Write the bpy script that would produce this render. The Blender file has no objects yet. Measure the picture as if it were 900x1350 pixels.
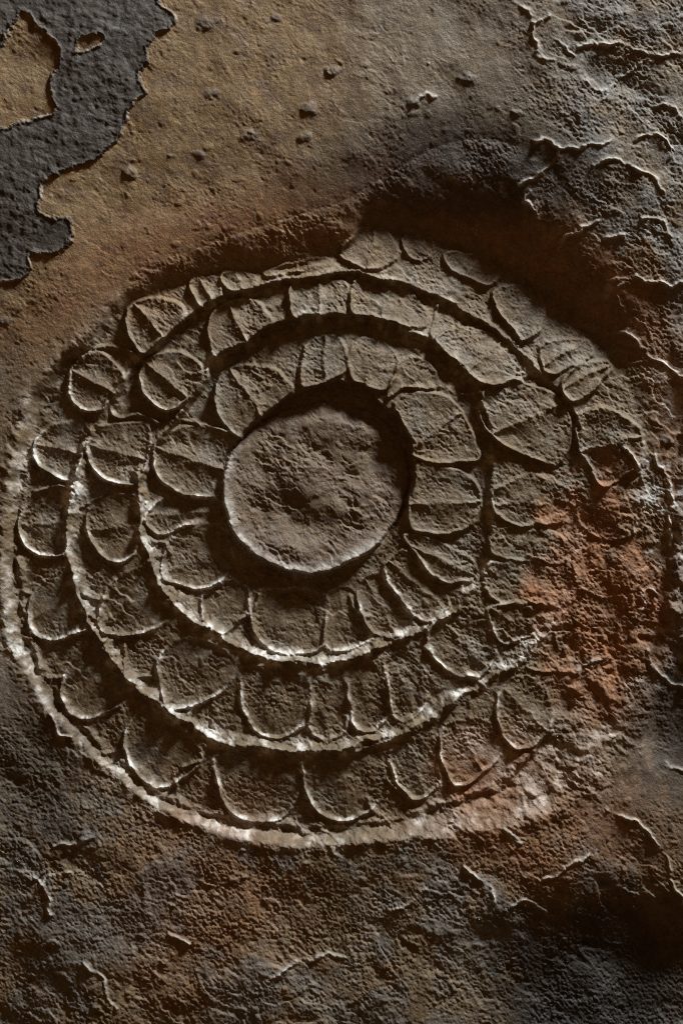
import bpy, math
import numpy as np

# ------------------------------------------------------------------ camera, world, light, exposure
# Photo pixels are taken as millimetres on the rock face: x = px, z = -py, relief towards -y.
S = 0.001
scn = bpy.context.scene
col = scn.collection
cam_data = bpy.data.cameras.new('camera')
cam = bpy.data.objects.new('camera', cam_data)
col.objects.link(cam)
CAM_D = 2.6
cam.location = (450 * S, -CAM_D, -675 * S)
cam.rotation_euler = (math.radians(90), 0, 0)
cam_data.sensor_fit = 'VERTICAL'
cam_data.sensor_height = 36
cam_data.lens = 36 * CAM_D / (1350 * S)
cam_data.clip_end = 100
scn.camera = cam

world = bpy.data.worlds.new('World')
scn.world = world
world.use_nodes = True
bg = world.node_tree.nodes['Background']
bg.inputs[0].default_value = (1.0, 0.52, 0.19, 1)
bg.inputs[1].default_value = 0.095

LIGHT_AZ = 31.0      # degrees to the right of straight up
LIGHT_EL = 13.5      # degrees off the rock face
LIGHT_DIST = 5.5
az, el = math.radians(LIGHT_AZ), math.radians(LIGHT_EL)
ld = np.array([math.sin(az) * math.cos(el), -math.sin(el), math.cos(az) * math.cos(el)])
lamp_data = bpy.data.lights.new('cave_opening_light', 'AREA')
lamp_data.shape = 'RECTANGLE'
lamp_data.size = 0.8
lamp_data.size_y = 0.8
lamp_data.energy = 590
lamp_data.color = (0.91, 0.97, 1.0)
lamp = bpy.data.objects.new('cave_opening_light', lamp_data)
col.objects.link(lamp)
target = np.array([430 * S, 0, -700 * S])
lamp.location = tuple(target + ld * LIGHT_DIST)
from mathutils import Vector
lamp.rotation_euler = Vector(-ld).to_track_quat('-Z', 'Y').to_euler()

scn.view_settings.view_transform = 'Standard'
scn.view_settings.look = 'None'
scn.view_settings.exposure = 0.0
scn.view_settings.gamma = 1.0
scn.view_settings.use_curve_mapping = False
scn.cycles.max_bounces = 4
scn.cycles.filter_width = 1.1
scn.cycles.use_denoising = False

# ------------------------------------------------------------------ numpy helpers
rng = np.random.RandomState(7)
PERM = rng.permutation(256)
PERM = np.concatenate([PERM, PERM]).astype(np.int32)
GA = rng.rand(256) * 2 * np.pi
GX, GY = np.cos(GA).astype(np.float32), np.sin(GA).astype(np.float32)

def perlin(x, y, seed=0):
    x = np.asarray(x + seed * 37.17, np.float32)
    y = np.asarray(y + seed * 11.71, np.float32)
    xi = np.floor(x).astype(np.int32); yi = np.floor(y).astype(np.int32)
    xf = x - xi; yf = y - yi
    xi &= 255; yi &= 255
    u = xf * xf * xf * (xf * (xf * 6 - 15) + 10)
    v = yf * yf * yf * (yf * (yf * 6 - 15) + 10)
    def g(ix, iy, dx, dy):
        h = PERM[(PERM[ix & 255] + iy) & 255]
        return GX[h] * dx + GY[h] * dy
    a = g(xi, yi, xf, yf); b = g(xi + 1, yi, xf - 1, yf)
    c = g(xi, yi + 1, xf, yf - 1); d = g(xi + 1, yi + 1, xf - 1, yf - 1)
    return ((a + u * (b - a)) * (1 - v) + (c + u * (d - c)) * v) * 1.5

def fbm(x, y, lam, octv=4, seed=0, gain=0.5):
    s = 0; a = 1.0; n = 0
    for i in range(octv):
        s = s + a * perlin(x / lam, y / lam, seed + i * 3.3)
        n += a; a *= gain; lam *= 0.5
    return s / n

def ridged(x, y, lam, octv=3, seed=0):
    s = 0; a = 1.0; n = 0
    for i in range(octv):
        s = s + a * (1 - np.abs(perlin(x / lam, y / lam, seed + i * 5.1)) * 1.6)
        n += a; a *= 0.5; lam *= 0.5
    return s / n

def sstep(a, b, x):
    t = np.clip((x - a) / (b - a), 0, 1)
    return t * t * (3 - 2 * t)

def blob(x, y, cx, cy, rx, ry, soft=0.5):
    d = np.sqrt(((x - cx) / rx) ** 2 + ((y - cy) / ry) ** 2)
    return 1 - sstep(1 - soft, 1 + soft, d)

def catmull(pts, closed=True, n=5):
    P = np.array(pts, float); m = len(P); out = []
    rng_ = range(m) if closed else range(m - 1)
    for i in rng_:
        if closed:
            p0, p1, p2, p3 = P[(i - 1) % m], P[i], P[(i + 1) % m], P[(i + 2) % m]
        else:
            p0, p1, p2, p3 = P[max(i - 1, 0)], P[i], P[i + 1], P[min(i + 2, m - 1)]
        for k in range(n):
            t = k / n
            out.append(0.5 * (2 * p1 + (p2 - p0) * t + (2 * p0 - 5 * p1 + 4 * p2 - p3) * t * t
                              + (3 * p1 - p0 - 3 * p2 + p3) * t ** 3))
    if not closed:
        out.append(P[-1])
    return np.array(out)

def seg_dist(x, y, poly, closed=True):
    d = np.full(x.shape, 1e9)
    m = len(poly)
    for i in range(m if closed else m - 1):
        ax, ay = poly[i]; bx, by = poly[(i + 1) % m]
        vx, vy = bx - ax, by - ay
        L = vx * vx + vy * vy + 1e-9
        t = np.clip(((x - ax) * vx + (y - ay) * vy) / L, 0, 1)
        d = np.minimum(d, (x - ax - t * vx) ** 2 + (y - ay - t * vy) ** 2)
    return np.sqrt(d)

def inside(x, y, poly):
    r = np.zeros(x.shape, bool)
    m = len(poly)
    for i in range(m):
        ax, ay = poly[i]; bx, by = poly[(i + 1) % m]
        if ay == by: continue
        c = ((ay > y) != (by > y)) & (x < (bx - ax) * (y - ay) / (by - ay) + ax)
        r ^= c
    return r

def components(mask):
    """4-connected pieces of a mask, as index arrays"""
    r, c = np.where(mask)
    if len(r) == 0: return []
    r0, c0 = r.min(), c.min()
    sub = mask[r0:r.max() + 1, c0:c.max() + 1]
    L = np.where(sub, np.arange(1, sub.size + 1).reshape(sub.shape), 0)
    while True:
        P = np.pad(L, 1)
        M = np.maximum.reduce([P[1:-1, 1:-1], P[:-2, 1:-1], P[2:, 1:-1], P[1:-1, :-2], P[1:-1, 2:]])
        M = np.where(sub, M, 0)
        # pointer jumping keeps the number of sweeps low
        flat = np.concatenate([[0], M.reshape(-1)])
        M = np.where(sub, np.maximum(M, flat[M]), 0)
        if (M == L).all(): break
        L = M
    out = []
    for v in np.unique(L[L > 0]):
        a, b = np.where(L == v)
        out.append((a + r0, b + c0))
    return out

# ------------------------------------------------------------------ grid over the rock face
STEP = 1.3
def axis(lo, hi):
    core = np.arange(lo - 24, hi + 24, STEP)
    s = STEP; out = [core[-1]]
    while out[-1] < hi + 420:
        s *= 1.06; out.append(out[-1] + s)
    tail = np.array(out[1:]) - core[-1]
    return np.concatenate([(core[0] - tail)[::-1], core, core[-1] + tail])
xs = axis(0, 900); ys = axis(0, 1350)
NX, NY = len(xs), len(ys)
X, Y = np.meshgrid(xs, ys)
X = X.astype(np.float32); Y = Y.astype(np.float32)

# hand-cut wobble of every outline, stronger where the stone is decayed
dmg = np.clip(blob(X, Y, 800, 800, 105, 190, 0.45) + 0.5 * blob(X, Y, 640, 820, 110, 120, 0.6) + 0.35 * blob(X, Y, 700, 700, 70, 90, 0.5)
              + 0.35 * blob(X, Y, 470, 960, 150, 110, 0.5) + 0.2 * blob(X, Y, 620, 420, 200, 110, 0.5), 0, 1)
wa = 2.2 + 5.0 * dmg
WX = X + wa * fbm(X, Y, 34, 3, 1) * 1.6 + 1.2 * fbm(X, Y, 9, 2, 2)
WY = Y + wa * fbm(X, Y, 34, 3, 5) * 1.6 + 1.2 * fbm(X, Y, 9, 2, 6)

# ------------------------------------------------------------------ ring outlines, traced
CX, CY = 428.0, 668.0
TH = np.arctan2(WY - CY, WX - CX)
RR = np.hypot(WX - CX, WY - CY)
def polar(pts):
    P = catmull(pts, True, 6)
    t = np.arctan2(P[:, 1] - CY, P[:, 0] - CX); r = np.hypot(P[:, 0] - CX, P[:, 1] - CY)
    o = np.argsort(t); t = t[o]; r = r[o]
    t = np.concatenate([t - 2 * np.pi, t, t + 2 * np.pi]); r = np.concatenate([r, r, r])
    return np.interp(TH, t, r)

DISC = [(437, 527), (480, 535), (515, 560), (537, 595), (541, 635), (527, 677), (505, 710), (483, 730), (440, 751),
        (400, 757), (355, 745), (313, 713), (297, 680), (291, 645), (298, 608), (317, 577), (347, 552), (390, 533)]
HOLE = [(437, 503), (477, 507), (503, 533), (535, 565), (545, 610), (544, 640), (530, 679), (508, 712), (485, 733), (441, 754),
        (400, 760), (353, 748), (310, 715), (294, 681), (288, 645), (295, 606), (315, 575), (347, 548), (387, 520)]
R1 = [(417, 413), (463, 413), (497, 418), (537, 435), (567, 445), (590, 468), (612, 490), (630, 512), (645, 560), (648, 611),
      (645, 660), (645, 710), (630, 766), (590, 808), (543, 834), (497, 854), (437, 873), (393, 871), (347, 864), (308, 848),
      (268, 824), (233, 797), (210, 764), (197, 731), (187, 700), (185, 667), (182, 622), (197, 592), (228, 558), (250, 530),
      (272, 496), (279, 472), (323, 450), (360, 427)]
R2 = [(283, 393), (337, 377), (383, 367), (423, 360), (463, 358), (510, 367), (550, 376), (611, 404), (669, 444), (709, 487),
      (742, 518), (762, 552), (766, 605), (764, 680), (755, 760), (724, 830), (687, 864), (642, 896), (602, 920), (567, 949),
      (527, 966), (483, 977), (437, 985), (383, 987), (337, 984), (293, 976), (253, 956), (217, 930), (180, 904), (147, 864),
      (130, 838), (116, 812), (103, 780), (96, 750), (88, 717), (90, 680), (98, 634), (110, 592), (126, 556), (145, 528),
      (166, 498), (188, 468), (222, 441), (256, 410)]
R3 = [(455, 328), (480, 296), (520, 302), (560, 309), (610, 322), (669, 350), (718, 380), (765, 418), (803, 455), (832, 500),
      (850, 560), (856, 620), (855, 700), (848, 780), (818, 850), (775, 905), (730, 955), (704, 992), (669, 1029), (607, 1056),
      (553, 1074), (510, 1087), (463, 1092), (400, 1094), (340, 1087), (280, 1077), (233, 1062), (200, 1040), (175, 1016),
      (147, 999), (123, 976), (90, 940), (64, 902), (48, 876), (36, 834), (28, 800), (23, 760), (22, 720), (20, 697), (27, 650),
      (38, 605), (43, 550), (63, 515), (88, 480), (123, 455), (150, 425), (166, 402), (213, 376), (250, 368), (290, 357),
      (350, 352), (400, 345)]
LIP = [(455, 262), (520, 222), (580, 190), (650, 182), (720, 215), (790, 310), (850, 390), (885, 450), (900, 540), (892, 620),
       (885, 700), (880, 780), (868, 880), (845, 955), (800, 1015), (750, 1060), (690, 1085), (618, 1098), (555, 1102), (503, 1107),
       (417, 1117), (330, 1109), (266, 1090), (222, 1072), (185, 1050), (130, 1005), (70, 945), (40, 900), (14, 850), (4, 800),
       (2, 750), (3, 700), (8, 650), (18, 600), (27, 550), (48, 505), (78, 470), (110, 440), (140, 405), (165, 378), (220, 345),
       (280, 318), (350, 295), (400, 280)]
rd, rh, r1, r2, r3, rl = [polar(p) for p in (DISC, HOLE, R1, R2, R3, LIP)]

# which way each stretch of ring faces relative to the lamp direction (rings lie tilted like shallow steps)
LX, LY = math.sin(az), -math.cos(az)
C = (np.cos(TH) * LX + np.sin(TH) * LY)
wt = sstep(-0.45, 0.45, C)

# ------------------------------------------------------------------ petals, traced one by one (base, side, tip, side, base)
# strength, outline
OUTER = [
 (.6, [(450, 333), (463, 310), (480, 294), (513, 300), (527, 327), (515, 342), (480, 350)]),
 (.5, [(538, 332), (533, 307), (556, 303), (575, 311), (571, 333), (555, 340)]),
 (.7, [(610, 357), (589, 340), (592, 326), (620, 327), (650, 340), (669, 356), (647, 369)]),
 (.9, [(673, 422), (655, 395), (657, 376), (687, 369), (718, 384), (724, 413), (709, 436), (691, 444)]),
 (.8, [(722, 489), (713, 470), (715, 452), (740, 442), (772, 444), (786, 462), (765, 478), (740, 488)]),
 (.8, [(740, 505), (755, 487), (775, 475), (802, 471), (809, 484), (793, 505), (758, 529)]),
 (1., [(770, 600), (760, 560), (772, 540), (800, 537), (838, 556), (850, 585), (845, 612), (820, 630), (792, 635)]),
 (.6, [(768, 690), (768, 655), (785, 640), (820, 643), (850, 668), (845, 700), (800, 708)]),
 (.5, [(758, 762), (762, 730), (785, 714), (820, 717), (847, 745), (835, 782), (785, 786)]),
 (.5, [(732, 842), (748, 808), (790, 802), (822, 830), (805, 870), (760, 876)]),
 (.9, [(655, 930), (668, 905), (690, 889), (713, 903), (727, 938), (722, 965), (698, 988), (670, 980)]),
 (.8, [(582, 965), (615, 947), (648, 957), (662, 990), (640, 1018), (605, 1040), (584, 1005)]),
 (.8, [(515, 985), (545, 975), (570, 995), (580, 1035), (550, 1055), (522, 1030)]),
 (.8, [(490, 988), (505, 1025), (497, 1062), (460, 1082), (422, 1076), (404, 1042), (403, 1000)]),
 (1., [(390, 1000), (396, 1040), (375, 1078), (340, 1083), (303, 1072), (286, 1030), (291, 992)]),
 (1., [(222, 945), (246, 968), (267, 1003), (235, 1030), (200, 1038), (175, 1015), (163, 988), (168, 958), (190, 930)]),
 (1., [(150, 880), (174, 912), (155, 932), (120, 948), (97, 946), (80, 920), (84, 893), (98, 868), (122, 850)]),
 (1., [(104, 785), (114, 826), (85, 840), (57, 843), (40, 831), (36, 808), (42, 785), (62, 763), (90, 749)]),
 (1., [(88, 690), (86, 728), (60, 733), (33, 721), (22, 695), (36, 664), (62, 645), (90, 642)]),
 (1., [(105, 602), (96, 630), (70, 627), (46, 609), (44, 588), (58, 566), (84, 553), (113, 556)]),
 (1., [(163, 506), (138, 534), (118, 542), (97, 532), (88, 513), (92, 487), (110, 466), (138, 464), (162, 490)]),
 (1., [(244, 416), (214, 443), (191, 465), (173, 450), (165, 427), (168, 402), (193, 390), (230, 396)]),
 (.8, [(290, 388), (268, 405), (256, 394), (248, 371), (270, 362), (289, 363)]),
 (.7, [(337, 374), (304, 382), (290, 359), (310, 354), (330, 357)]),
 (.5, [(436, 346), (390, 354), (352, 362), (350, 354), (390, 342), (430, 336)]),
]
MIDDLE = [
 (.8, [(500, 415), (466, 411), (464, 380), (472, 362), (500, 360), (535, 372), (560, 398), (563, 428), (530, 425)]),
 (1., [(460, 413), (420, 414), (392, 420), (380, 392), (384, 372), (404, 362), (432, 361), (456, 368), (464, 392)]),
 (1., [(357, 425), (323, 450), (284, 470), (273, 440), (277, 410), (300, 393), (330, 390), (350, 408)]),
 (1., [(262, 503), (240, 530), (222, 540), (203, 534), (186, 512), (183, 490), (196, 468), (233, 461), (263, 478)]),
 (1., [(192, 605), (178, 636), (155, 637), (130, 627), (114, 607), (116, 580), (132, 560), (165, 555), (196, 562)]),
 (1., [(183, 690), (180, 722), (163, 738), (140, 738), (124, 723), (112, 698), (116, 671), (137, 656), (168, 651), (184, 660)]),
 (1., [(212, 775), (226, 808), (212, 825), (180, 837), (150, 838), (132, 829), (131, 803), (141, 775), (166, 755), (196, 747)]),
 (1., [(292, 856), (316, 878), (305, 898), (280, 920), (250, 932), (223, 934), (212, 913), (206, 885), (213, 860), (232, 845), (258, 841)]),
 (1., [(398, 890), (404, 930), (394, 964), (365, 973), (338, 967), (323, 944), (317, 908), (323, 880)]),
 (.7, [(450, 890), (460, 935), (448, 972), (420, 975), (405, 955), (411, 930), (407, 892)]),
 (.8, [(492, 874), (508, 905), (510, 945), (488, 966), (466, 958), (462, 928), (458, 885)]),
 (.8, [(542, 860), (560, 895), (558, 935), (536, 954), (517, 943), (514, 908), (506, 872)]),
 (1., [(562, 842), (590, 810), (620, 802), (645, 825), (653, 858), (643, 885), (613, 895), (585, 884)]),
 (.8, [(643, 806), (680, 796), (706, 808), (700, 842), (668, 852), (652, 830)]),
 (.6, [(640, 748), (690, 740), (735, 758), (738, 792), (700, 800), (655, 790)]),
 (.6, [(655, 700), (715, 700), (752, 714), (745, 742), (700, 737), (652, 732)]),
 (.8, [(652, 645), (700, 625), (748, 638), (757, 668), (730, 689), (690, 694), (660, 682)]),
 (1., [(638, 560), (634, 530), (645, 508), (678, 501), (727, 513), (750, 540), (757, 575), (740, 610), (700, 601), (660, 584)]),
 (.8, [(610, 480), (577, 450), (600, 428), (640, 430), (680, 455), (712, 486), (680, 499), (640, 505)]),
]
INNER = [
 (1., [(385, 514), (345, 553), (320, 577), (297, 562), (285, 540), (282, 510), (293, 487), (320, 477), (357, 483), (377, 498)]),
 (.7, [(440, 497), (398, 507), (398, 470), (408, 446), (435, 438), (455, 450), (460, 480)]),
 (.6, [(507, 513), (468, 500), (462, 465), (475, 442), (508, 447), (526, 475)]),
 (.7, [(530, 512), (511, 522), (524, 478), (545, 468), (572, 482), (585, 508), (560, 508)]),
 (.8, [(545, 600), (535, 565), (520, 530), (560, 512), (600, 530), (630, 580), (632, 606), (590, 610)]),
 (.9, [(540, 690), (546, 616), (585, 613), (625, 630), (636, 662), (622, 692), (600, 703), (565, 703)]),
 (.8, [(555, 740), (534, 706), (572, 710), (612, 730), (630, 758), (604, 770), (575, 762)]),
 (.8, [(505, 752), (532, 726), (556, 745), (587, 782), (588, 804), (562, 820), (538, 800)]),
 (.8, [(472, 775), (498, 757), (528, 790), (545, 822), (522, 840), (492, 838), (476, 808)]),
 (.7, [(432, 785), (462, 778), (482, 820), (488, 845), (460, 857), (430, 855), (428, 820)]),
 (1., [(430, 787), (428, 820), (424, 850), (395, 865), (355, 855), (335, 835), (328, 808), (332, 782), (380, 775)]),
 (.9, [(328, 780), (318, 815), (295, 835), (270, 820), (264, 797), (275, 776), (302, 766)]),
 (1., [(306, 738), (288, 767), (265, 778), (235, 772), (214, 760), (215, 733), (232, 707), (265, 692), (295, 698)]),
 (.8, [(290, 688), (250, 690), (212, 705), (192, 693), (194, 674), (214, 656), (252, 652), (288, 660)]),
 (1., [(297, 612), (291, 648), (268, 655), (240, 650), (214, 635), (200, 611), (203, 586), (224, 566), (260, 559), (290, 566), (308, 584)]),
]
RINGS = [('inner_petal_ring', INNER, rh, r1), ('middle_petal_ring', MIDDLE, r1, r2), ('outer_petal_ring', OUTER, r2, r3)]

# thin ridges that edge the small leaves between petals
RIDGES = [
 [(137, 993), (150, 992), (163, 986)], [(60, 893), (82, 895)], [(178, 892), (203, 892)], [(163, 848), (164, 882)],
 [(27, 780), (38, 783)], [(110, 782), (124, 791), (138, 790)], [(308, 823), (326, 810)], [(230, 1030), (236, 1060)],
 [(460, 788), (468, 803), (484, 814)], [(403, 1040), (410, 1058), (420, 1074)], [(510, 1028), (530, 1048), (548, 1058)],
 [(484, 1058), (492, 1072), (503, 1078)], [(413, 920), (411, 940), (402, 962)], [(123, 458), (150, 456), (180, 467)],
 [(143, 532), (152, 548), (180, 546), (206, 556)], [(232, 553), (260, 556), (300, 568)], [(571, 440), (578, 398)], [(120, 812), (130, 818)],
 [(640, 506), (672, 499), (700, 500)], [(673, 694), (718, 689)], [(610, 519), (632, 516)], [(233, 782), (236, 798)],
 [(264, 1005), (240, 1012)], [(105, 668), (125, 657), (150, 642)], [(45, 648), (70, 640), (92, 640)], [(200, 715), (218, 718), (222, 730)],
 [(285, 938), (280, 958)], [(340, 785), (332, 815), (338, 840)], [(250, 932), (247, 950)],
 [(660, 800), (700, 792), (722, 798)], [(430, 985), (470, 992), (520, 975)], [(700, 880), (745, 884), (775, 888)],
]

# ------------------------------------------------------------------ labels and heights
LAB_WALL = 0
lab = np.zeros(X.shape, np.int32)
info = {0: ('rock_wall', None)}
next_id = [1]
def new_label(name, parent):
    i = next_id[0]; next_id[0] += 1
    info[i] = (name, parent)
    return i

in_med = RR < rl
# plane the medallion lies in: deepest under the upper lip
Dtop = 30 - 14 * sstep(330, 1080, Y)
sideness = sstep(520, 60, X) * sstep(300, 700, Y)
Dm = Dtop - 7 * sideness - 10 * sstep(330, 120, X) * sstep(560, 330, Y)
Dm = Dm - 13 * blob(X, Y, 870, 660, 70, 210, 0.5)
Dm = Dm + 24 * blob(X, Y, 690, 330, 190, 120, 0.7)
H = np.zeros(X.shape)

# border slope between lip and outer ring
t_b = np.clip((rl - RR) / np.maximum(rl - r3, 4), 0, 1)
over = np.clip((RR - rl) / 60, 0, 1)
tw = t_b + 0.10 * fbm(X, Y, 60, 3, 11) * 4 * t_b * (1 - t_b)
prof_soft = np.clip(tw, 0, 1) ** 1.4
prof_lip = 0.6 * np.clip(tw, 0, 1) ** 1.1 + 0.4 * sstep(0, 1, tw)
border = -Dm * wt * prof_soft - (Dm + 6) * (1 - wt) * prof_lip
# rounded raised lip on the lower and left side
border += (1 - wt) * (3.5 * np.exp(-((RR - rl) / 9.0) ** 2) * (0.7 + 0.8 * fbm(X, Y, 50, 2, 12)))
H += border

border_id = new_label('carved_border', 'M')
lab[in_med] = border_id

def gauss(d, w): return np.exp(-(d / w) ** 2)

keep = 1 - 0.72 * dmg          # how much carving survives
mid_inner = RR < r3
H = np.where(mid_inner, -Dm, H)

ring_ids = []
edge = np.zeros(X.shape)
petal_meta = []
for k, (rname, plist, ri, ro) in enumerate(RINGS):
    rid = new_label(rname, 'M'); ring_ids.append(rid)
    lab[(RR >= ri) & (RR < ro)] = rid
    m = (RR >= ri) & (RR < ro)
    rho = np.clip((RR - ri) / np.maximum(ro - ri, 1), 0, 1)
    T = [-11 + 10.0 * (1 - rho), -4 + 9.0 * (1 - rho), 8.5 * (1 - rho)][k]
    lf = sstep(0.1, 0.9, -C)
    B = -1.0 + 4.5 * lf - (4.5 + 2.0 * lf) * rho
    if k == 0: B = -8.0 + 1.0 * rho
    T = T * (1 - 0.95 * dmg) * (1 - 0.6 * blob(X, Y, 690, 590, 120, 130, 0.6))
    H = np.where(m, H + T * wt + B * (1 - wt), H)
# hole and disc
disc_id = new_label('disc', 'M')
in_hole = (RR < rh) & (RR >= rd)
H = np.where(in_hole, -Dm - 17 * wt - 5 * (1 - wt), H)
lab[in_hole] = ring_ids[0]
ind = RR < rd
e = rd - RR + 2.0 * fbm(X, Y, 12, 3, 47)
dz = -15.0 + 14.0 * sstep(540, 750, Y + 0.35 * (430 - X))
dz = dz + (13.5 * np.exp(-np.clip(e, 0, None) / 13.0) * (1 - wt) ** 0.8 + 0.4 * np.exp(-np.clip(e, 0, None) / 9.0))
lump = 5.0 * fbm(X, Y, 90, 3, 41, 0.45) + 2.6 * ridged(X + 20, Y, 70, 3, 43) - 5.0 * blob(X, Y, 366, 684, 50, 26, 0.8) - 2.5 * blob(X, Y, 505, 610, 30, 40, 0.8) - 2 * blob(X, Y, 430, 700, 60, 20, .6)
lump = lump + 3.5 * blob(X, Y, 470, 560, 60, 26, 0.5) + 3.0 * blob(X, Y, 395, 610, 50, 30, .8)
dz = dz + 1.45 * lump * sstep(6, 30, e)
dz = dz - 3.5 * (1 - sstep(0, 2.6, e))
H = np.where(ind, -Dm + dz, H)
lab[ind] = disc_id


def soften(a):
    p = np.pad(a, ((1, 1), (0, 0)), 'edge'); a = 0.25 * p[:-2] + 0.5 * p[1:-1] + 0.25 * p[2:]
    p = np.pad(a, ((0, 0), (1, 1)), 'edge'); return 0.25 * p[:, :-2] + 0.5 * p[:, 1:-1] + 0.25 * p[:, 2:]
for _ in range(3):
    H = soften(H)

for k, (rname, plist, ri, ro) in enumerate(RINGS):
    rid = ring_ids[k]
    m = (RR >= ri) & (RR < ro)
    rho = np.clip((RR - ri) / np.maximum(ro - ri, 1), 0, 1)
    # petals
    cents = []
    pids = []
    for (stg, pts) in plist:
        poly = catmull(pts, True, 5)
        pad = 14
        j0, j1 = np.searchsorted(xs, [poly[:, 0].min() - pad, poly[:, 0].max() + pad])
        i0, i1 = np.searchsorted(ys, [poly[:, 1].min() - pad, poly[:, 1].max() + pad])
        sl = (slice(i0, i1), slice(j0, j1))
        wx, wy = WX[sl], WY[sl]
        ins = inside(wx, wy, poly)
        d = seg_dist(wx, wy, poly)
        P = np.array(pts, float)
        cen = P.mean(0)
        inward = np.array([CX, CY]) - cen
        inward /= np.hypot(*inward)
        pr = (poly - cen) @ inward
        A_ = cen + inward * pr.max() * 1.3; B_ = cen + inward * pr.min() * 1.02
        md = seg_dist(wx, wy, np.array([A_, B_]), closed=False)
        u = md / (md + d + 1e-6)
        sgn = np.where(ins, 1.0, -1.0)
        kp = keep[sl]
        Cp = ((cen[0] - CX) * LX + (cen[1] - CY) * LY) / np.hypot(cen[0] - CX, cen[1] - CY)
        rib = 4.6 * stg * (0.35 + 0.65 * sstep(-0.9, 0.1, Cp))
        dish = np.abs(2 * u - 1) ** 1.6
        up = sstep(-0.55, 0.05, Cp)
        body = -2.6 * stg * (1 - 0.3 * up) + np.where(u < 0.5, rib * dish, 2.6 * stg * dish)
        hgt = np.where(ins, body * kp * sstep(0, 2.5, d), 0) + up * 4.6 * stg * kp * sstep(-3.5, 2.5, d * sgn)
        # thin raised edge
        ox, oy = wx - cen[0], wy - cen[1]; on = np.hypot(ox, oy) + 1e-6
        away = -(ox * LX + oy * LY) / on                # the worn edge stands proud on the lower left of each petal
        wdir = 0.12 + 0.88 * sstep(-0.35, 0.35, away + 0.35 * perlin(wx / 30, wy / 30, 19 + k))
        hgt += 6.6 * stg * (0.3 + 0.7 * kp) * wdir * gauss(d, 2.2) * (0.8 + 0.7 * perlin(wx / 22, wy / 22, 17 + k))
        ok = m[sl] | (RR[sl] < (r3 + 8)[sl]) & (k == 2)
        H[sl] = np.where((RR[sl] > rd[sl] + 1), H[sl] + hgt, H[sl])
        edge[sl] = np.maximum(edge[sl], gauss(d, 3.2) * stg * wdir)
        pid = new_label('petal', rid); pids.append(pid)
        sel = ins & (RR[sl] > rh[sl]) & (RR[sl] < rl[sl])
        lab[sl] = np.where(sel, pid, lab[sl])
        cents.append(math.atan2(cen[1] - CY, cen[0] - CX))
        petal_meta.append((pid, k))
    # small leaves that show between neighbouring petals
    order = np.argsort(cents); ca = np.array(cents)[order]
    res = m & (lab == rid) & (rho > 0.06) & (rho < 0.93)
    idx = np.searchsorted(ca, TH) % len(ca)
    for q in range(len(ca)):
        sel = res & (idx == q)
        for comp in components(sel):
            if len(comp[0]) * STEP * STEP < 150: continue
            gid = new_label('small_leaf', rid)
            lab[comp] = gid

# ridges along the ring edges (strong on the lower and left side, broken up by wear)
for k, (rk, amp, wid) in enumerate([(r1, 10.0, 6.5), (r2, 10.0, 6.5), (r3, 6.0, 6.0)]):
    dd = RR - rk + 7.0 * fbm(X, Y, 24, 4, 28 + k, 0.65)
    w_ = wid * (1 + 0.5 * fbm(X, Y, 40, 2, 21 + k))
    a_ = amp * (1 - wt) ** 1.2 * np.clip(0.85 + 0.9 * fbm(X, Y, 45, 3, 25 + k), 0.15, 1.5) * (1 - 0.45 * dmg)
    a_ = a_ * np.clip(1 + 0.9 * fbm(X, Y, 17, 3, 33 + k), 0.2, 1.8)
    prof = np.where(dd < 0, gauss(dd, w_ * 1.3), gauss(dd, w_ * 0.95))
    H += np.where(RR > rd + 4, a_ * prof, 0)
    if k < 2:
        H += wt * 1.6 * gauss(dd - 2, 4) * keep

for rp in RIDGES:
    poly = catmull(rp, False, 4)
    j0, j1 = np.searchsorted(xs, [poly[:, 0].min() - 14, poly[:, 0].max() + 14])
    i0, i1 = np.searchsorted(ys, [poly[:, 1].min() - 14, poly[:, 1].max() + 14])
    sl = (slice(i0, i1), slice(j0, j1))
    d = seg_dist(WX[sl], WY[sl], poly, closed=False)
    H[sl] += 4.2 * gauss(d, 2.6) * (0.5 + 0.5 * keep[sl]) * (0.9 + 0.6 * perlin(X[sl] / 12, Y[sl] / 12, 31))

lab[in_hole] = ring_ids[0]
lab[ind] = disc_id

# ------------------------------------------------------------------ rough rock around and decay inside
outm = 1 - sstep(-14, 10, rl - RR)                      # 1 outside the carving
lipshade = sstep(0, 1, np.clip((RR - rl) / 120, 0, 1))
flaky_r = sstep(640, 800, X + 40 * fbm(X, Y, 120, 2, 50)) * sstep(900, 420, Y)
flaky_r = flaky_r * (1 - blob(X, Y, 640, 240, 120, 90, 0.5))
flaky_r = np.clip(flaky_r + 0.8 * sstep(850, 890, X) * sstep(1100, 800, Y), 0, 1)
rough_b = sstep(930, 1130, Y + 60 * fbm(X, Y, 150, 2, 51) + 0.15 * (450 - X))
smooth_p = np.clip(1 - flaky_r - rough_b, 0, 1)
und = 16 * fbm(X, Y, 420, 2, 52) + 7 * fbm(X, Y, 170, 3, 53)
def terrace(n, sharp):
    f = np.floor(n); r = n - f
    return f + sstep(1 - sharp, 1, r)
wxn = X + 26 * fbm(X, Y, 60, 3, 54); wyn = Y + 26 * fbm(X, Y, 60, 3, 55)
along = -(X * LX + Y * LY)                               # across the bedding: broken steps face up and to the right
def flakes(n, sharp):
    r = n - np.floor(n)
    return np.where(r < 1 - sharp, -r / (1 - sharp), -1 + sstep(1 - sharp, 1, r))
fr1 = flakes(1.5 * fbm(X, Y, 170, 2, 56) + 0.55 * fbm(X, Y, 42, 4, 68) + along / 95.0, 0.07)
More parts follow.
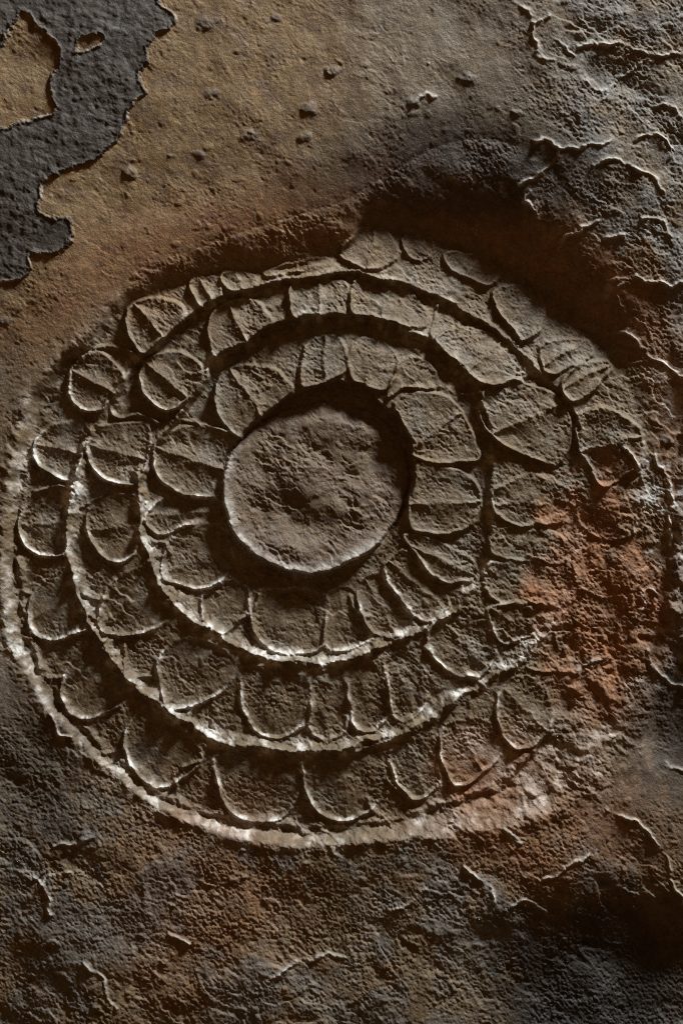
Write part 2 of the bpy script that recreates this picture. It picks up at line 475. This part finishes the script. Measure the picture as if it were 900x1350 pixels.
fr2 = flakes(1.5 * fbm(X, Y, 120, 2, 57) + 0.6 * fbm(X, Y, 36, 4, 69) + along / 52.0, 0.10)
fb1 = flakes(2.4 * fbm(wxn, wyn, 130, 4, 58) + along / 70.0, 0.16)
fbreak = sstep(-0.25, 0.25, fbm(X, Y, 70, 2, 66) - 0.1); fbreak2 = sstep(-0.15, 0.3, fbm(X, Y, 50, 2, 67))
rock = und
rock = rock + flaky_r * (3.4 * fr1 * fbreak + 1.8 * fr2 * fbreak2 + 5.0 * fbm(X, Y, 90, 4, 59))
rock = rock + rough_b * (2.6 * fb1 * fbreak2 + 7.0 * fbm(X, Y, 110, 4, 61, 0.42) + 1.2 * ridged(wxn, wyn, 60, 2, 62))
rock = rock + smooth_p * (2.4 * fbm(X, Y, 50, 4, 63))
# right-hand broken edge and the dark hollow at lower right
rock = rock + sstep(825, 860, X) * sstep(430, 540, Y) * sstep(960, 860, Y) * (8 * fbm(X, Y, 55, 4, 190, 0.6) + 4 * ridged(wxn, wyn, 34, 3, 191))
rock = rock - 34 * blob(X, Y, 790, 1330, 150, 120, 0.6) - 20 * blob(X, Y, 880, 940, 60, 90, 0.6) - 12 * blob(X, Y, 848, 830, 22, 30, 0.8)
rock = rock + 10 * blob(X, Y, 872, 740, 24, 70, 0.7) + 6 * sstep(830, 870, X) * sstep(430, 520, Y) * sstep(980, 900, Y) * (0.4 + 1.5 * ridged(wxn, wyn, 60, 3, 160)) - 7 * blob(X, Y, 40, 1010, 60, 60, .7)
rfade = np.maximum(sstep(0, 1, np.clip((RR - rl) / 90, 0, 1)), 0.8 * sstep(840, 870, X))
H += rock * outm * (0.12 + 0.88 * rfade)
H -= wt * 9 * np.exp(-np.clip(RR - rl, 0, None) / 45.0) * (RR >= rl)
H -= np.where(RR < rl, wt * 9 * (1 - t_b), 0)

# broken edges of the bedding that catch the light
BROKEN_EDGES = [[(802, 1069), (851, 1091), (870, 1120), (885, 1160), (898, 1185), (930, 1200)], [(715, 1160), (740, 1150), (775, 1125)], [(660, -20), (690, 15), (703, 30), (725, 20)], [(703, 30), (708, 60), (710, 80), (730, 78)], [(735, 56), (745, 65), (754, 77)],
 [(762, 62), (775, 55), (790, 62), (815, 55)], [(840, 65), (870, 70), (910, 66)], [(768, 107), (785, 118), (800, 115), (820, 98), (845, 82)],
 [(792, 132), (805, 115)], [(862, 137), (885, 142), (898, 153)], [(705, 186), (725, 183), (742, 198)],
 [(684, 244), (700, 235), (720, 225), (742, 200), (780, 190), (802, 186)], [(785, 217), (810, 210), (835, 222), (855, 230), (877, 252)],
 [(838, 182), (865, 175), (888, 198)], [(738, 326), (758, 304), (789, 288)], [(789, 315), (822, 308)], [(846, 292), (869, 288), (892, 317)],
 [(817, 376), (842, 364), (869, 373), (897, 375)], [(806, 440), (829, 435), (855, 462), (878, 484), (900, 498)], [(842, 815), (851, 776), (870, 782)],
 [(655, 1086), (688, 1110)], [(72, 1116), (98, 1112), (122, 1103)], [(67, 946), (78, 968), (98, 967)], [(95, 1150), (65, 1155), (50, 1180)],
 [(30, 1150), (60, 1165), (66, 1205)], [(880, 1010), (910, 1020)], [(560, 75), (567, 85)], [(540, 138), (556, 128), (572, 126)],
 [(828, 590), (850, 640), (838, 700)], [(862, 600), (885, 650), (880, 720)], [(850, 860), (880, 900), (905, 905)], [(700, 250), (690, 262), (705, 275)],
 [(110, 1270), (135, 1290), (150, 1330)], [(225, 1230), (250, 1245)], [(360, 1290), (400, 1265), (450, 1262)], [(675, 1195), (700, 1190), (718, 1205)],
 [(520, 1200), (545, 1185), (560, 1175)], [(760, 880), (790, 870)], [(610, 1150), (640, 1165), (650, 1190)]]
edge_glint = np.zeros(X.shape)
jx = X + 9 * fbm(X, Y, 26, 3, 180); jy = Y + 9 * fbm(X, Y, 26, 3, 181)
for vq in BROKEN_EDGES:
    poly = catmull(vq, False, 4)
    j0, j1 = np.searchsorted(xs, [poly[:, 0].min() - 40, poly[:, 0].max() + 40])
    i0, i1 = np.searchsorted(ys, [poly[:, 1].min() - 40, poly[:, 1].max() + 40])
    sl = (slice(i0, i1), slice(j0, j1))
    d = seg_dist(jx[sl], jy[sl], poly, closed=False)
    off = seg_dist(jx[sl] + 5 * LX, jy[sl] + 5 * LY, poly, closed=False)
    g_ = gauss(d, 2.3) * np.clip(0.7 + 1.2 * fbm(X[sl], Y[sl], 24, 3, 182), 0, 1.5)
    H[sl] += 3.8 * g_ + 0.8 * gauss(off, 12)
    edge_glint[sl] = np.maximum(edge_glint[sl], np.clip(g_, 0, 1))

# decay inside the carving
H += (1 - outm) * dmg * (5.5 * fbm(X, Y, 60, 5, 70, 0.45) + 2.5 * ridged(wxn, wyn, 55, 3, 71) - 1.5)
H += (1 - outm) * (1.5 * fbm(X, Y, 45, 3, 72) + 3.5 * dmg * fb1 * fbreak2)
bmask = (1 - wt) * sstep(-4, 8, RR - r3) * sstep(30, 0, RR - rl)
H += bmask * (4.5 * fbm(X, Y, 30, 5, 170, 0.55) + 2.5 * fb1 * fbreak2 + 2.0 * ridged(wxn, wyn, 24, 2, 171) - 1.0)
H += (1 - outm) * 1.4 * sstep(0.15, 0.6, fbm(X, Y, 26, 3, 73)) * (1 - 0.5 * ind)

# grain and pits everywhere
grain = 0.7 * fbm(X, Y, 12, 3, 80, 0.7) + 1.35 * fbm(X, Y, 4.5, 2, 81, 0.8)
gs = 0.35 + 0.9 * sstep(-0.3, 0.4, fbm(X, Y, 60, 3, 82)) + 0.5 * dmg + 0.5 * rough_b * outm + 0.3 * flaky_r * outm
gs = gs * (1 - 0.55 * smooth_p * outm)
H += grain * gs
pits = sstep(0.33, 0.6, fbm(X, Y, 17, 2, 83))
H -= 0.6 * pits * (1 + rough_b)
knob = sstep(0.36, 0.62, fbm(X + 500, Y, 21, 2, 85))
H += knob * (0.8 + 1.0 * rough_b * outm + 0.5 * flaky_r * outm)
# small sharp chips of many sizes whose broken faces look up and to the right
patch1 = sstep(0.0, 0.35, fbm(X, Y, 80, 3, 200)); patch2 = sstep(-0.05, 0.3, fbm(X, Y, 45, 3, 201)); patch3 = sstep(0.05, 0.4, fbm(X, Y, 120, 2, 202))
c1 = flakes(1.3 * fbm(X, Y, 26, 3, 203) + along / 17.0, 0.16)
c2 = flakes(1.5 * fbm(X, Y, 15, 3, 204) + along / 9.0, 0.28)
c3 = flakes(1.4 * fbm(X, Y, 48, 3, 205) + along / 34.0, 0.08)
rec_s = blob(X, Y, 610, 240, 210, 85, 0.5)
chipw = (1 - 0.75 * smooth_p * outm) * (1 - 0.85 * rec_s)
H += ind * sstep(8, 26, e) * (0.9 * c1 * patch1 + 2.2 * c3 * patch2)
H += chipw * (1.2 * c1 * patch1 + 1.1 * c2 * patch2 + 1.9 * c3 * patch3)

# stone nodules standing out of the plaster
NODULES = [(171, 228, 12, 9, 5), (438, 93, 13, 9, 5), (617, 103, 14, 8, 4), (408, 144, 11, 9, 4), (402, 181, 10, 7, 4), (330, 178, 17, 9, 3),
           (263, 203, 9, 6, 3), (543, 137, 13, 8, 4), (280, 122, 10, 8, 3), (225, 204, 8, 5, 3), (682, 148, 9, 5, 4), (108, 1100, 11, 11, 6),
           (363, 21, 9, 6, 3), (268, 30, 12, 13, 4), (881, 580, 9, 8, 6), (6, 422, 8, 6, 3)]
nod_ids = []
for (nx, ny, a, b, h) in NODULES:
    d = np.sqrt(((WX - nx) / a) ** 2 + ((WY - ny) / b) ** 2) + 0.7 * fbm(X, Y, 16, 3, 87)
    H += 0.55 * h * (1 - sstep(0.3, 1.15, d)) * (1 + 0.25 * fbm(X, Y, 7, 2, 88))
    nid = new_label('stone_nodule', 0); nod_ids.append(nid)
    lab[(d < 0.95) & (np.abs(X - nx) < 30)] = nid

# dark crust left on the upper left
CRUST = [(205, -60), (212, 0), (222, 10), (232, 24), (224, 39), (205, 45), (197, 60), (197, 80), (185, 104), (197, 122), (183, 132), (166, 160),
         (156, 185), (126, 210), (95, 222), (66, 235), (57, 247), (59, 262), (52, 278), (68, 288), (82, 284), (95, 292), (98, 311), (84, 331),
         (60, 337), (42, 336), (38, 364), (18, 370), (0, 376), (-60, 385), (-200, 350), (-330, 250), (-360, 0), (-300, -200), (-60, -300), (120, -250)]
HOLE1 = [(18, 34), (26, 20), (35, 18), (45, 32), (64, 50), (80, 64), (75, 90), (64, 102), (66, 125), (73, 144), (50, 155), (20, 163), (-20, 172), (-60, 150),
         (-70, 110), (-30, 72), (6, 62)]
HOLE2 = [(102, 68), (105, 55), (120, 45), (137, 48), (130, 58), (112, 66)]
sel = (X < 300) & (Y < 460)
si = np.where(sel)
cx_, cy_ = X[si] + 9 * fbm(X[si], Y[si], 26, 5, 90, 0.68), Y[si] + 9 * fbm(X[si], Y[si], 26, 5, 91, 0.68)
cm = inside(cx_, cy_, catmull(CRUST, True, 3)) & ~inside(cx_, cy_, catmull(HOLE1, True, 3)) & ~inside(cx_, cy_, catmull(HOLE2, True, 3))
cd = np.full(cx_.shape, 1e9)
for q_ in (CRUST, HOLE1, HOLE2):
    cd = np.minimum(cd, seg_dist(cx_, cy_, catmull(q_, True, 3)))
crust = np.zeros(X.shape); crust[si] = cm
cdist = np.zeros(X.shape); cdist[si] = np.where(cm, cd, 0)
weave = 1.5 * fbm(X + 0.3 * Y, 0.32 * Y, 8.5, 2, 92) + 0.9 * fbm(0.35 * X, Y - 0.3 * X, 8, 2, 93)
H += crust * (sstep(0, 2.4, cdist) * 2.0 + 1.8 * gauss(cdist - 2, 2.4) + weave * sstep(2, 8, cdist) * (0.2 + 0.8 * np.clip(fbm(X, Y, 60, 2, 94) + .4, 0, 1)) - 0.0)
H += crust * 1.6 * fbm(X, Y, 14, 3, 95)
crust_id = new_label('plaster_crust', None)
lab[crust > 0.5] = crust_id

# ------------------------------------------------------------------ colour of the stone (mineral stains, paint, plaster) with painted highlights and shade
def mix(a, b, t): return a * (1 - t[..., None]) + np.array(b) * t[..., None]
n1 = fbm(X, Y, 130, 4, 100); n2 = fbm(X, Y, 38, 4, 101); n3 = fbm(X, Y, 12, 3, 102); n4 = fbm(X, Y, 70, 5, 103)
alb = np.empty(X.shape + (3,)); alb[:] = (0.158, 0.103, 0.050)
alb = mix(alb, (0.190, 0.148, 0.098), sstep(-0.1, 0.35, n4))
ochre = sstep(620, 380, X + 80 * n1) * sstep(480, 300, Y + 80 * n1 + 0.25 * X - 60) * (1 - crust)
alb = mix(alb, (0.240, 0.140, 0.050), ochre * 0.85)
alb = mix(alb, (0.150, 0.082, 0.034), ochre * sstep(0.0, 0.35, n2) * 0.75)
alb = mix(alb, (0.175, 0.130, 0.080), (sstep(380, 560, X) * sstep(330, 200, Y)) * 0.7)
rust = np.clip(blob(X + 70 * n1 + 25 * n2, Y + 70 * n2, 790, 780, 72, 165, 0.35) + 0.8 * blob(X + 50 * n2, Y, 640, 1010, 60, 50, 0.6)
               + 0.55 * sstep(0, 30, RR - r3) * wt * sstep(150, 60, RR - r3) + 0.6 * blob(X, Y + 30 * n2, 720, 1090, 160, 80, .6)
               + 0.45 * blob(X, Y, 270, 1190, 120, 140, .6), 0, 1)
alb = mix(alb, (0.320, 0.128, 0.046), rust * (0.55 + 0.6 * np.clip(n2 + .3, 0, 1)).clip(0, 1))
grey = np.clip(0.9 * blob(X + 20 * n2, Y, 885, 660, 40, 260, 0.4) + flaky_r * sstep(-0.1, 0.25, n4 + 0.1) + rough_b * outm * sstep(-0.05, 0.2, n1 + 0.4 * n2) * 0.9, 0, 1) * outm * (1 - 0.6 * rust)
alb = mix(alb, (0.165, 0.150, 0.130), grey * 0.75)
alb = mix(alb, (0.075, 0.064, 0.055), np.clip(rough_b * outm * sstep(0.0, 0.35, n2 + 0.5 * n1) * 0.4, 0, 1))
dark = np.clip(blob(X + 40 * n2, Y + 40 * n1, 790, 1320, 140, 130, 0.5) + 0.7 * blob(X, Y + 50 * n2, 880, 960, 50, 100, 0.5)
               + 0.8 * blob(X + 30 * n2, Y + 30 * n1, 620, 225, 190, 70, 0.7) + .5 * blob(X + 30 * n1, Y, 30, 1020, 70, 110, .6), 0, 1)  # dark stone, plus shade painted above the upper lip and at lower left
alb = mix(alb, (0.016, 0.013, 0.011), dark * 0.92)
wear_highlight = np.clip(sstep(-0.15, 0.35, n2 + 0.35 * n3) * (gauss(RR - r1, 12) + gauss(RR - r2, 13) + 0.75 * gauss(RR - (0.35 * r3 + 0.65 * rl), 15)) * (1 - 0.5 * rust)
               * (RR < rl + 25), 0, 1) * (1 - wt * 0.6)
wear_highlight = wear_highlight * 0.75 * (0.6 + 0.6 * sstep(-0.2, 0.4, n4))
wear_highlight = np.maximum(wear_highlight, 0.95 * edge * (1 - wt) * sstep(-0.3, 0.3, n2 + 0.3 * n3))
wear_highlight = wear_highlight * (0.25 + 0.75 * sstep(-0.3, 0.15, fbm(X, Y, 8, 3, 105, 0.7) + 0.4 * n3))
alb = mix(alb, (0.76, 0.71, 0.64), np.clip(1.25 * wear_highlight, 0, 1))  # pale worn edges, with ridge highlights and glints painted on the lit sides
alb = mix(alb, (0.135, 0.082, 0.045), ind * (0.45 + 0.5 * sstep(-0.2, 0.3, n4 + 0.4 * n2)))
alb = mix(alb, (0.46, 0.42, 0.37), ind * sstep(20, 3, e) * 0.85 * (1 - wt) * sstep(-0.5, 0.2, n2 + 0.5 * n3))  # light on the lower-left disc rim, painted into its colour
alb = mix(alb, (0.42, 0.33, 0.26), 0.75 * blob(X + 40 * n1, Y + 40 * n2, 715, 1010, 120, 55, 0.6) * sstep(-0.25, 0.25, n2 + 0.4 * n3))  # pale patch painted in for the lit slope at lower right
alb = mix(alb, (0.42, 0.40, 0.37), 0.9 * sstep(-0.1, 0.15, n3 + 0.5 * n2) * blob(X + 20 * n2, Y, 878, 690, 34, 200, 0.5) * sstep(-0.1, 0.3, n4 + 0.6 * n2))
alb = mix(alb, (0.52, 0.49, 0.44), edge_glint * 0.8)  # catch-light on the broken edges, painted as pale stone
alb = mix(alb, (0.050, 0.039, 0.032), crust * (0.9 + 0.1 * n2))
alb = mix(alb, (0.10, 0.085, 0.07), crust * sstep(0.1, 0.5, n3) * 0.4)
alb = mix(alb, (0.36, 0.31, 0.25), crust * gauss(cdist, 3.0) * sstep(-0.2, 0.3, n2 + .3 * n3) * 0.8)  # crust edge painted paler to brighten its lit lip
alb = mix(alb, (0.09, 0.08, 0.075), np.isin(lab, nod_ids) * 0.45)
n5 = fbm(X, Y, 7, 3, 104, 0.7)
alb = mix(alb, (0.085, 0.048, 0.022), ochre * (1 - crust) * sstep(0.12, 0.45, n5 + 0.5 * n2) * 0.7)
alb *= (1 + 0.4 * n3 + 0.2 * n2 + 0.35 * n5)[..., None]
alb = np.clip(alb, 0.012, 0.7)

# ------------------------------------------------------------------ materials
def stone_material(name, bump=0.5, rough=0.68, spec=0.45):
    m = bpy.data.materials.new(name); m.use_nodes = True
    nt = m.node_tree; N = nt.nodes; L = nt.links
    b = N['Principled BSDF']
    at = N.new('ShaderNodeAttribute'); at.attribute_name = 'mineral'
    tc = N.new('ShaderNodeNewGeometry')
    nz = N.new('ShaderNodeTexNoise'); nz.inputs['Scale'].default_value = 260; nz.inputs['Detail'].default_value = 6
    nz.inputs['Roughness'].default_value = 0.7
    L.new(tc.outputs['Position'], nz.inputs['Vector'])
    rmp = N.new('ShaderNodeMapRange'); rmp.inputs[1].default_value = 0.3; rmp.inputs[2].default_value = 0.7
    rmp.inputs[3].default_value = 0.72; rmp.inputs[4].default_value = 1.3
    L.new(nz.outputs['Fac'], rmp.inputs[0])
    mx = N.new('ShaderNodeVectorMath'); mx.operation = 'SCALE'
    L.new(at.outputs['Color'], mx.inputs[0]); L.new(rmp.outputs[0], mx.inputs['Scale'])
    L.new(mx.outputs[0], b.inputs['Base Color'])
    sp = N.new('ShaderNodeTexNoise'); sp.inputs['Scale'].default_value = 420; sp.inputs['Detail'].default_value = 3
    sp.inputs['Roughness'].default_value = 0.8
    L.new(tc.outputs['Position'], sp.inputs['Vector'])
    sm = N.new('ShaderNodeMapRange'); sm.inputs[1].default_value = 0.60; sm.inputs[2].default_value = 0.72
    sm.inputs[3].default_value = 0.0; sm.inputs[4].default_value = 0.32
    L.new(sp.outputs['Fac'], sm.inputs[0])
    gm = N.new('ShaderNodeMix'); gm.data_type = 'RGBA'
    L.new(sm.outputs[0], gm.inputs[0]); L.new(mx.outputs[0], gm.inputs[6]); gm.inputs[7].default_value = (0.42, 0.37, 0.31, 1)
    L.new(gm.outputs[2], b.inputs['Base Color'])
    nr = N.new('ShaderNodeTexNoise'); nr.inputs['Scale'].default_value = 45; nr.inputs['Detail'].default_value = 4
    L.new(tc.outputs['Position'], nr.inputs['Vector'])
    rr_ = N.new('ShaderNodeMapRange'); rr_.inputs[1].default_value = 0.3; rr_.inputs[2].default_value = 0.7
    rr_.inputs[3].default_value = rough - 0.13; rr_.inputs[4].default_value = rough + 0.15
    L.new(nr.outputs['Fac'], rr_.inputs[0]); L.new(rr_.outputs[0], b.inputs['Roughness'])
    b.inputs['Specular IOR Level'].default_value = spec
    n2_ = N.new('ShaderNodeTexNoise'); n2_.inputs['Roughness'].default_value = 0.75; n2_.inputs['Scale'].default_value = 420; n2_.inputs['Detail'].default_value = 5
    L.new(tc.outputs['Position'], n2_.inputs['Vector'])
    bp = N.new('ShaderNodeBump'); bp.inputs['Strength'].default_value = bump; bp.inputs['Distance'].default_value = 0.003
    L.new(n2_.outputs['Fac'], bp.inputs['Height']); L.new(bp.outputs[0], b.inputs['Normal'])
    return m
MAT_WALL = stone_material('weathered_rock', 0.5, 0.58, 0.5)
MAT_CARVE = stone_material('carved_stone', 0.5, 0.54, 0.55)
MAT_CRUST = stone_material('dark_plaster', 0.5, 0.6)

# ------------------------------------------------------------------ meshes: the rock face cut into its pieces
nyh, nxh = H.shape
gy_, gx_ = np.gradient(H, ys, xs)
NRM = np.stack([-gx_, -np.ones_like(H), gy_], -1)
NRM[..., 0] = -gx_; NRM[..., 1] = -1.0; NRM[..., 2] = gy_
NRM /= np.linalg.norm(NRM, axis=-1, keepdims=True)
VX = X * S; VY = -H * S; VZ = -Y * S
verts = np.stack([VX, VY, VZ], -1).reshape(-1, 3)
NF = NRM.reshape(-1, 3)
colr = np.concatenate([alb.reshape(-1, 3), np.ones((alb.shape[0] * alb.shape[1], 1))], 1).astype(np.float32)
ii = np.arange(nyh * nxh).reshape(nyh, nxh)
quads = np.stack([ii[:-1, :-1], ii[1:, :-1], ii[1:, 1:], ii[:-1, 1:]], -1).reshape(-1, 4)
qlab = lab[:-1, :-1].reshape(-1)
order = np.argsort(qlab, kind='stable')
ql_sorted = qlab[order]
ids, starts = np.unique(ql_sorted, return_index=True)
ends = np.append(starts[1:], len(ql_sorted))

def build(name, qidx, mat, parent, origin):
    q = quads[qidx]
    vid, inv = np.unique(q.reshape(-1), return_inverse=True)
    v = (verts[vid] - origin).astype(np.float32)
    me = bpy.data.meshes.new(name)
    nf = len(q)
    me.vertices.add(len(v)); me.vertices.foreach_set('co', v.reshape(-1))
    me.loops.add(nf * 4); me.loops.foreach_set('vertex_index', inv.reshape(-1).astype(np.int32))
    me.polygons.add(nf)
    me.polygons.foreach_set('loop_start', np.arange(0, nf * 4, 4, dtype=np.int32))
    me.update(calc_edges=True)
    me.polygons.foreach_set('use_smooth', np.ones(nf, bool))
    ca = me.color_attributes.new('mineral', 'FLOAT_COLOR', 'POINT')
    ca.data.foreach_set('color', colr[vid].reshape(-1))
    me.normals_split_custom_set_from_vertices(NF[vid].astype(np.float32))
    me.materials.append(mat)
    o = bpy.data.objects.new(name, me)
    col.objects.link(o)
    o.parent = parent
    return o

BASE = np.array([428 * S, 0.02, -1090 * S])
med = bpy.data.objects.new('lotus_medallion', None)
col.objects.link(med)
med.location = tuple(BASE)
med.empty_display_size = 0.1
med['label'] = 'large round lotus flower carved in brown stone, three rings of petals around a plain disc'
med['category'] = 'stone carving'

span = {int(i): (s, e_) for i, s, e_ in zip(ids, starts, ends)}
made = {}
origins = {}
def make(i):
    if i not in span: return
    name, par = info[i]
    s, e_ = span[i]
    qi = order[s:e_]
    if par == 'M':
        pobj, porig = med, BASE
    elif par is None:
        pobj, porig = None, None
    else:
        pobj, porig = made[par], origins[par]
    c = verts[quads[qi][:, 0]].mean(0)
    if i == 0: c = np.array([450 * S, 0.0, -675 * S])
    mat = MAT_CRUST if name == 'plaster_crust' else MAT_WALL if name in ('rock_wall', 'stone_nodule') else MAT_CARVE
    o = build(name, qi, mat, pobj, c)
    o.location = tuple(c - porig) if pobj is not None else tuple(c)
    made[i] = o; origins[i] = c
    return o
for i in sorted(info, key=lambda k: (0 if info[k][1] in (None, 'M') else 1, k)):
    make(i)
w = made[0]
w['kind'] = 'structure'
w['label'] = 'weathered brown and grey rock face around the carving'
cr = made[crust_id]
cr['label'] = 'ragged dark grey plaster crust clinging to the ochre rock face'
cr['category'] = 'plaster'
made[disc_id]['label'] = 'plain round central disc with raised lower rim'
made[border_id]['label'] = 'sloping hollowed border around the petals'
print('verts', len(verts), 'objects', len(made))
